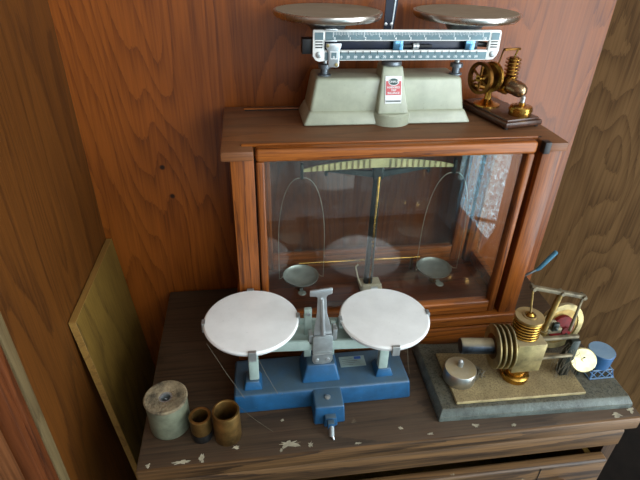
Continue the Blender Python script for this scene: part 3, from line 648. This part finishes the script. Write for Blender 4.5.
# ================================================================== STONE SLAB AND BEAM ENGINE
s = thing('stone_slab', 'dusty grey slate slab with bevelled edges under the brass beam engine', 'slab', (.42, .52, 0))
obj('slab', G().hexa([(.2605, .4580, 0), (.5755, .4475, 0), (.5790, .566, 0), (.2655, .612, 0)], [(.2605, .4580, .010), (.5755, .4475, .010), (.5790, .566, .010), (.2655, .612, .010)], .001, 1)
    .hexa([(.2605, .4580, .0098), (.5755, .4475, .0098), (.5790, .566, .0098), (.2655, .612, .0098)], [(.2660, .4655, .021), (.569, .4555, .021), (.572, .560, .021), (.270, .606, .021)], .0015, 2), 'slate', s)
n = thing('beam_engine', 'old dusty brass beam engine with finned cylinders on a tan metal plate', 'engine', (.40, .52, .021))
obj('base_plate', G().hexa([(.2895, .4700, .0212), (.5010, .4655, .0212), (.5050, .552, .0212), (.2930, .5745, .0212)], [(.2895, .4700, .0265), (.5010, .4655, .0265), (.5050, .552, .0265), (.2930, .5745, .0265)], .001, 1), 'dust_plate', n)
zp = .0265
YE = .512
obj('pedestal', G().lathe([(.0215, 0), (.022, .002), (.022, .009), (.020, .011), (.0145, .012), (.0145, .030), (0, .030)], (.402, YE, zp), seg=40), 'brass', n)
blk = obj('cylinder_block', G().box(.3795, .4265, YE - .021, YE + .021, .056, .112, .0015), 'brass_pale', n)
AX = (-1, .12, 0); axn = Vector(AX).normalized()
p0 = Vector((.380, YE, .0935))
for i in range(4): obj('fin', G().lathe([(.0335, 0), (.0345, .0008), (.0345, .0022), (.0335, .003)], p0 + axn * (.002 + i * .0078), AX, 48), 'brass_pale', n)
obj('fin_core', G().lathe([(.020, 0), (.020, .030)], p0 - axn * .001, AX, 28), 'brass_dark', n)
obj('hot_cap', G().lathe([(.0125, 0), (.0125, .050), (.0115, .052), (0, .052)], p0 + axn * .026, AX, 32), 'steel_dark', n)
# upright finned cylinder
vx, vy = .4015, YE + .006
obj('upright_cylinder', G().rod((vx, vy, .111), (vx, vy, .146), .0155, None, 28), 'brass_dark', n)
for i in range(6): obj('fin', G().lathe([(.0200, 0), (.0210, .0008), (.0210, .0020), (.0200, .0028)], (vx, vy, .1125 + i * .0052), seg=40), 'brass', n)
ld = obj('cylinder_lid', G().lathe([(.0212, 0), (.0217, .001), (.0212, .0040), (.0105, .0044), (.0100, .0060), (.0085, .0062), (.0080, .0045), (0, .0045)], (vx, vy, .1435), seg=40), 'brass_dusty', n)
obj('gland', G().lathe([(.0065, 0), (.0065, .003), (.0035, .006), (0, .006)], (vx, vy, .1475), seg=20), 'brass', ld)
# rocking beam on its post
bl, br_ = Vector((.4025, YE + .020, .1905)), Vector((.4890, YE + .018, .1680))
q = (br_ - bl).normalized(); upn = Vector((0, 0, 1)) - q * q.z; upn.normalize(); sd = q.cross(upn)
def at(t, h, s_): return bl + q * t + upn * h + sd * s_
L = (br_ - bl).length
obj('rocker_beam', G().hexa([at(-.004, -.0035, -.0035), at(L + .004, -.0035, -.0035), at(L + .004, -.0035, .0035), at(-.004, -.0035, .0035)], [at(-.004, .003, -.0035), at(L + .004, .003, -.0035), at(L + .004, .003, .0035), at(-.004, .003, .0035)], .0012), 'dusty_rod', n)
for t in (0, .05, L): obj('pivot_pin', G().rod(at(t, 0, -.0065), at(t, 0, .0065), .0032), 'dusty_rod', n)
obj('piston_rod', G().rod((vx, vy, .150), bl, .0016, None, 8), 'brass_old', n)
obj('beam_post', G().rod((.4355, YE + .010, .112), at(.05, 0, 0), .0052, .0042, 16).lathe([(.007, 0), (.007, .006)], (.4355, YE + .010, .106), seg=18), 'brass_old', n)
obj('connecting_rod', G().rod(br_, (.4830, YE + .012, .104), .0020, .0026, 10), 'dusty_rod', n)
obj('frame_bar', G().box(.4260, .4900, YE - .004, YE + .002, .1010, .1065, .001).box(.4260, .4820, YE - .014, YE - .009, .0720, .0765, .001), 'dusty_rod', n)
obj('bearing_plate', G().box(.4760, .4905, YE - .010, YE + .004, zp, .1015, .001), 'iron_dark', n)
obj('crank_cluster', G().ball((.4500, YE + .016, .118), .009, (1, .7, .9)).box(.436, .466, YE + .008, YE + .020, .104, .114, .001), 'dusty_rod', n)
obj('crank_throw', G().box(.446, .456, YE + .004, YE + .009, .112, .128, .001).ball((.4505, YE + .004, .1195), .0035), 'iron_dark', n)
fw = obj('flywheel', G().ring(.0335, .0430, -.003, .003, (.4920, YE + .046, .0830), (.10, -1, .12), 48), 'brass_pale', n)
obj('red_disc', G().lathe([(.0340, -.0015), (.0340, .0015)], (.4920, YE + .046, .0830), (.10, -1, .12), 40), 'brass_old', fw)
obj('red_hub', G().lathe([(.0225, 0), (.0225, .006), (.016, .010), (.007, .0105), (.006, .014), (0, .014)], (.4920, YE + .0445, .0830), (.10, -1, .12), 36), 'red_paint', fw)
obj('axle', G().rod((.4920, YE + .046, .0830), (.5070, YE - .012, .0640), .0028), 'iron_dark', n)
cdn = (-.28, -.80, .53)
dk = obj('crank_disc', G().lathe([(.0190, 0), (.0198, .001), (.0198, .004), (.0185, .005), (.003, .0046), (.003, .0062), (0, .0064)], (.5060, YE - .010, .0600), cdn, 44), 'brass_disc', n)
obj('crank_bracket', G().rod((.508, YE - .008, zp), (.508, YE - .006, .060), .0045, None, 12), 'iron_dark', n)
# spirit lamp
al_ = thing('spirit_burner', 'round dull aluminium spirit burner below the engine hot cap', 'burner', (.310, .517, zp))
obj('tank', G().lathe([(.0245, 0), (.0250, .001), (.0250, .0215), (.0240, .0230), (.0, .0236)], (.310, .517, zp), seg=48), 'aluminium', al_)
obj('wick_tube', G().lathe([(.0042, 0), (.0042, .010), (.0030, .0102), (.0030, .006), (0, .006)], (.3105, .5205, zp + .0230), seg=20), 'silver_dull', al_)
obj('wick', G().ball((.3105, .5205, zp + .0325), .0028, (1, 1, 1.3)), 'porcelain', al_)
# lint and web under the cap
ln = G()
for i in range(26):
    x = random.uniform(.326, .352); y = random.uniform(.508, .530); z = zp + random.uniform(.0005, .012)
    ln.tube([(x, y, zp + .0005), (x + random.uniform(-.006, .006), y + random.uniform(-.006, .006), z), (x + random.uniform(-.01, .01), y + random.uniform(-.008, .008), zp + random.uniform(.001, .02))], .0007, 4)
lo = obj('dust_clump', ln, 'web', n); lo['kind'] = 'stuff'
l2 = G()
for i in range(38):
    x = random.uniform(.462, .500); y = random.uniform(.492, .520); h = random.uniform(.03, .075)
    l2.tube([(x, y, zp + .0003), (x + random.uniform(-.005, .005), y + random.uniform(-.005, .005), zp + h * .5), (.485 + random.uniform(-.012, .012), .507 + random.uniform(-.008, .008), zp + h)], .00022, 4)
lo = obj('dust_clump', l2, 'web', n); lo['kind'] = 'stuff'
# tub on a wire stand
t = thing('blue_tub', 'small blue round tub with dusty lid on the slate slab', 'tub', (.549, .515, .021))
obj('tub', G().lathe([(.0175, 0), (.0185, .001), (.0205, .026), (.0208, .028), (.0200, .0292), (0, .0290)], (.549, .516, .0335), seg=40), 'blue_can', t)
st = G()
for sx_ in (-1, 1):
    for sy_ in (-1, 1): st.rod((.546 + sx_ * .021, .512 + sy_ * .019, .0212), (.548 + sx_ * .017, .514 + sy_ * .015, .0345), .0013, None, 8)
for z, hx, hy, cx_, cy_ in ((.0225, .021, .019, .546, .512), (.0342, .017, .015, .548, .514)):
    cs = [(cx_ - hx, cy_ - hy, z), (cx_ + hx, cy_ - hy, z), (cx_ + hx, cy_ + hy, z), (cx_ - hx, cy_ + hy, z)]
    for i in range(4): st.rod(cs[i], cs[(i + 1) % 4], .0013, None, 8)
for i in range(3):
    x0 = .546 - .021 + i * .014
    st.rod((x0, .493, .0225), (x0 + .014, .4985, .0342), .0010, None, 6).rod((x0 + .014, .493, .0225), (x0, .4985, .0342), .0010, None, 6)
obj('wire_stand', st, 'blue_can', t)

# ================================================================== SMALL THINGS ON THE DRESSER
sp = thing('wire_spool', 'grey metal spool with rusty pitted top and a hole', 'spool', (-.1405, .502, 0))
obj('spool_body', G().lathe([(.0270, 0), (.0285, .002), (.0292, .006), (.0292, .054), (.0288, .058), (.010, .058), (.010, .001), (.0270, 0)], (-.1405, .502, 0), seg=56), 'spool_grey', sp)
obj('spool_top', G().lathe([(.0095, .0575), (.0300, .0575), (.0308, .0590), (.0306, .0610), (.0290, .0622), (.0125, .0618), (.0098, .0608), (.0095, .0575)], (-.1405, .502, 0), seg=56), 'spool_rust', sp)
obj('core_sleeve', G().ring(.0070, .0098, .030, .0600, (-.1405, .502, 0)), 'silver_dull', sp)
obj('core_scrap', G().prism([(-.1435, .040), (-.1400, .040), (-.1385, .0575), (-.1415, .0590)], .500, .5015, 'XZ'), 'silver', sp)
bt = thing('brass_fitting', 'short brass ferrule with a black band between spool and taller tube', 'fitting', (-.0925, .477, 0))
obj('sleeve', G().lathe([(.0115, .014), (.0140, .014), (.0150, .016), (.0152, .040), (.0158, .0415), (.0156, .0440), (.0140, .0446), (.0115, .0440), (.0112, .014), (.0115, .014)], (-.0925, .477, 0), seg=44), 'brass_tube', bt)
obj('black_band', G().lathe([(.0118, .0), (.0142, .0), (.0148, .001), (.0148, .0145), (.0118, .0145), (.0118, .0)], (-.0925, .477, 0), seg=44), 'black_rubber', bt)
lt = thing('brass_tube', 'plain open brass tube standing upright next to the banded ferrule', 'tube', (-.0555, .473, 0))
obj('tube_wall', G().lathe([(.0158, 0), (.0188, 0), (.0192, .001), (.0195, .054), (.0190, .0555), (.0165, .0556), (.0158, .0545), (.0158, 0)], (-.0555, .473, 0), seg=56), 'brass_tube', lt)

# leaning board: stands on the floor in the gap beside the dresser, its top against the side wall
bd = thing('plywood_board', 'thin tan plywood sheet leaning against the side wall', 'board', (-.24, .70, B))
y0, y1 = .592, .832
x_top, z_top, x_bot = -.2795, .1300, -.205
th = .010
obj('sheet', G().hexa([(x_bot, y0, B), (x_bot + th, y0, B), (x_bot + th, y1, B), (x_bot, y1, B)], [(x_top, y0, z_top + .004), (x_top + th, y0, z_top + .004), (x_top + th, y1, z_top), (x_top, y1, z_top)], .0008, 1), 'ply_board', bd)
obj('edge_band', G().hexa([(x_bot, y0 - .0012, B), (x_bot + th, y0 - .0012, B), (x_bot + th, y0, B), (x_bot, y0, B)], [(x_top, y0 - .0012, z_top + .004), (x_top + th, y0 - .0012, z_top + .004), (x_top + th, y0, z_top + .004), (x_top, y0, z_top + .004)]), 'ply_edge', bd)
obj('top_edge', G().hexa([(x_top, y0, z_top + .0036), (x_top + th, y0, z_top + .0036), (x_top + th, y1, z_top - .0004), (x_top, y1, z_top - .0004)], [(x_top, y0, z_top + .0048), (x_top + th, y0, z_top + .0048), (x_top + th, y1, z_top + .0008), (x_top, y1, z_top + .0008)]), 'ply_edge', bd)

# curved rod with a blue grip, behind the case
ro = thing('hooked_rod', 'curved steel rod with a blue grip beside the wooden case', 'tool', (.52, .70, 0))
obj('steel_rod', G().tube([(.470, .715, .003), (.485, .712, .020), (.492, .708, .050), (.494, .703, .074), (.504, .700, .0825), (.518, .700, .090), (.530, .700, .0975)], .0026, 10), 'steel_rod', ro)
obj('grip', G().tube([(.524, .700, .0935), (.530, .700, .0975), (.5425, .700, .1165), (.5535, .700, .1325), (.5545, .700, .134)], [.003, .0042, .0046, .0046, .003], 14), 'blue_grip', ro)
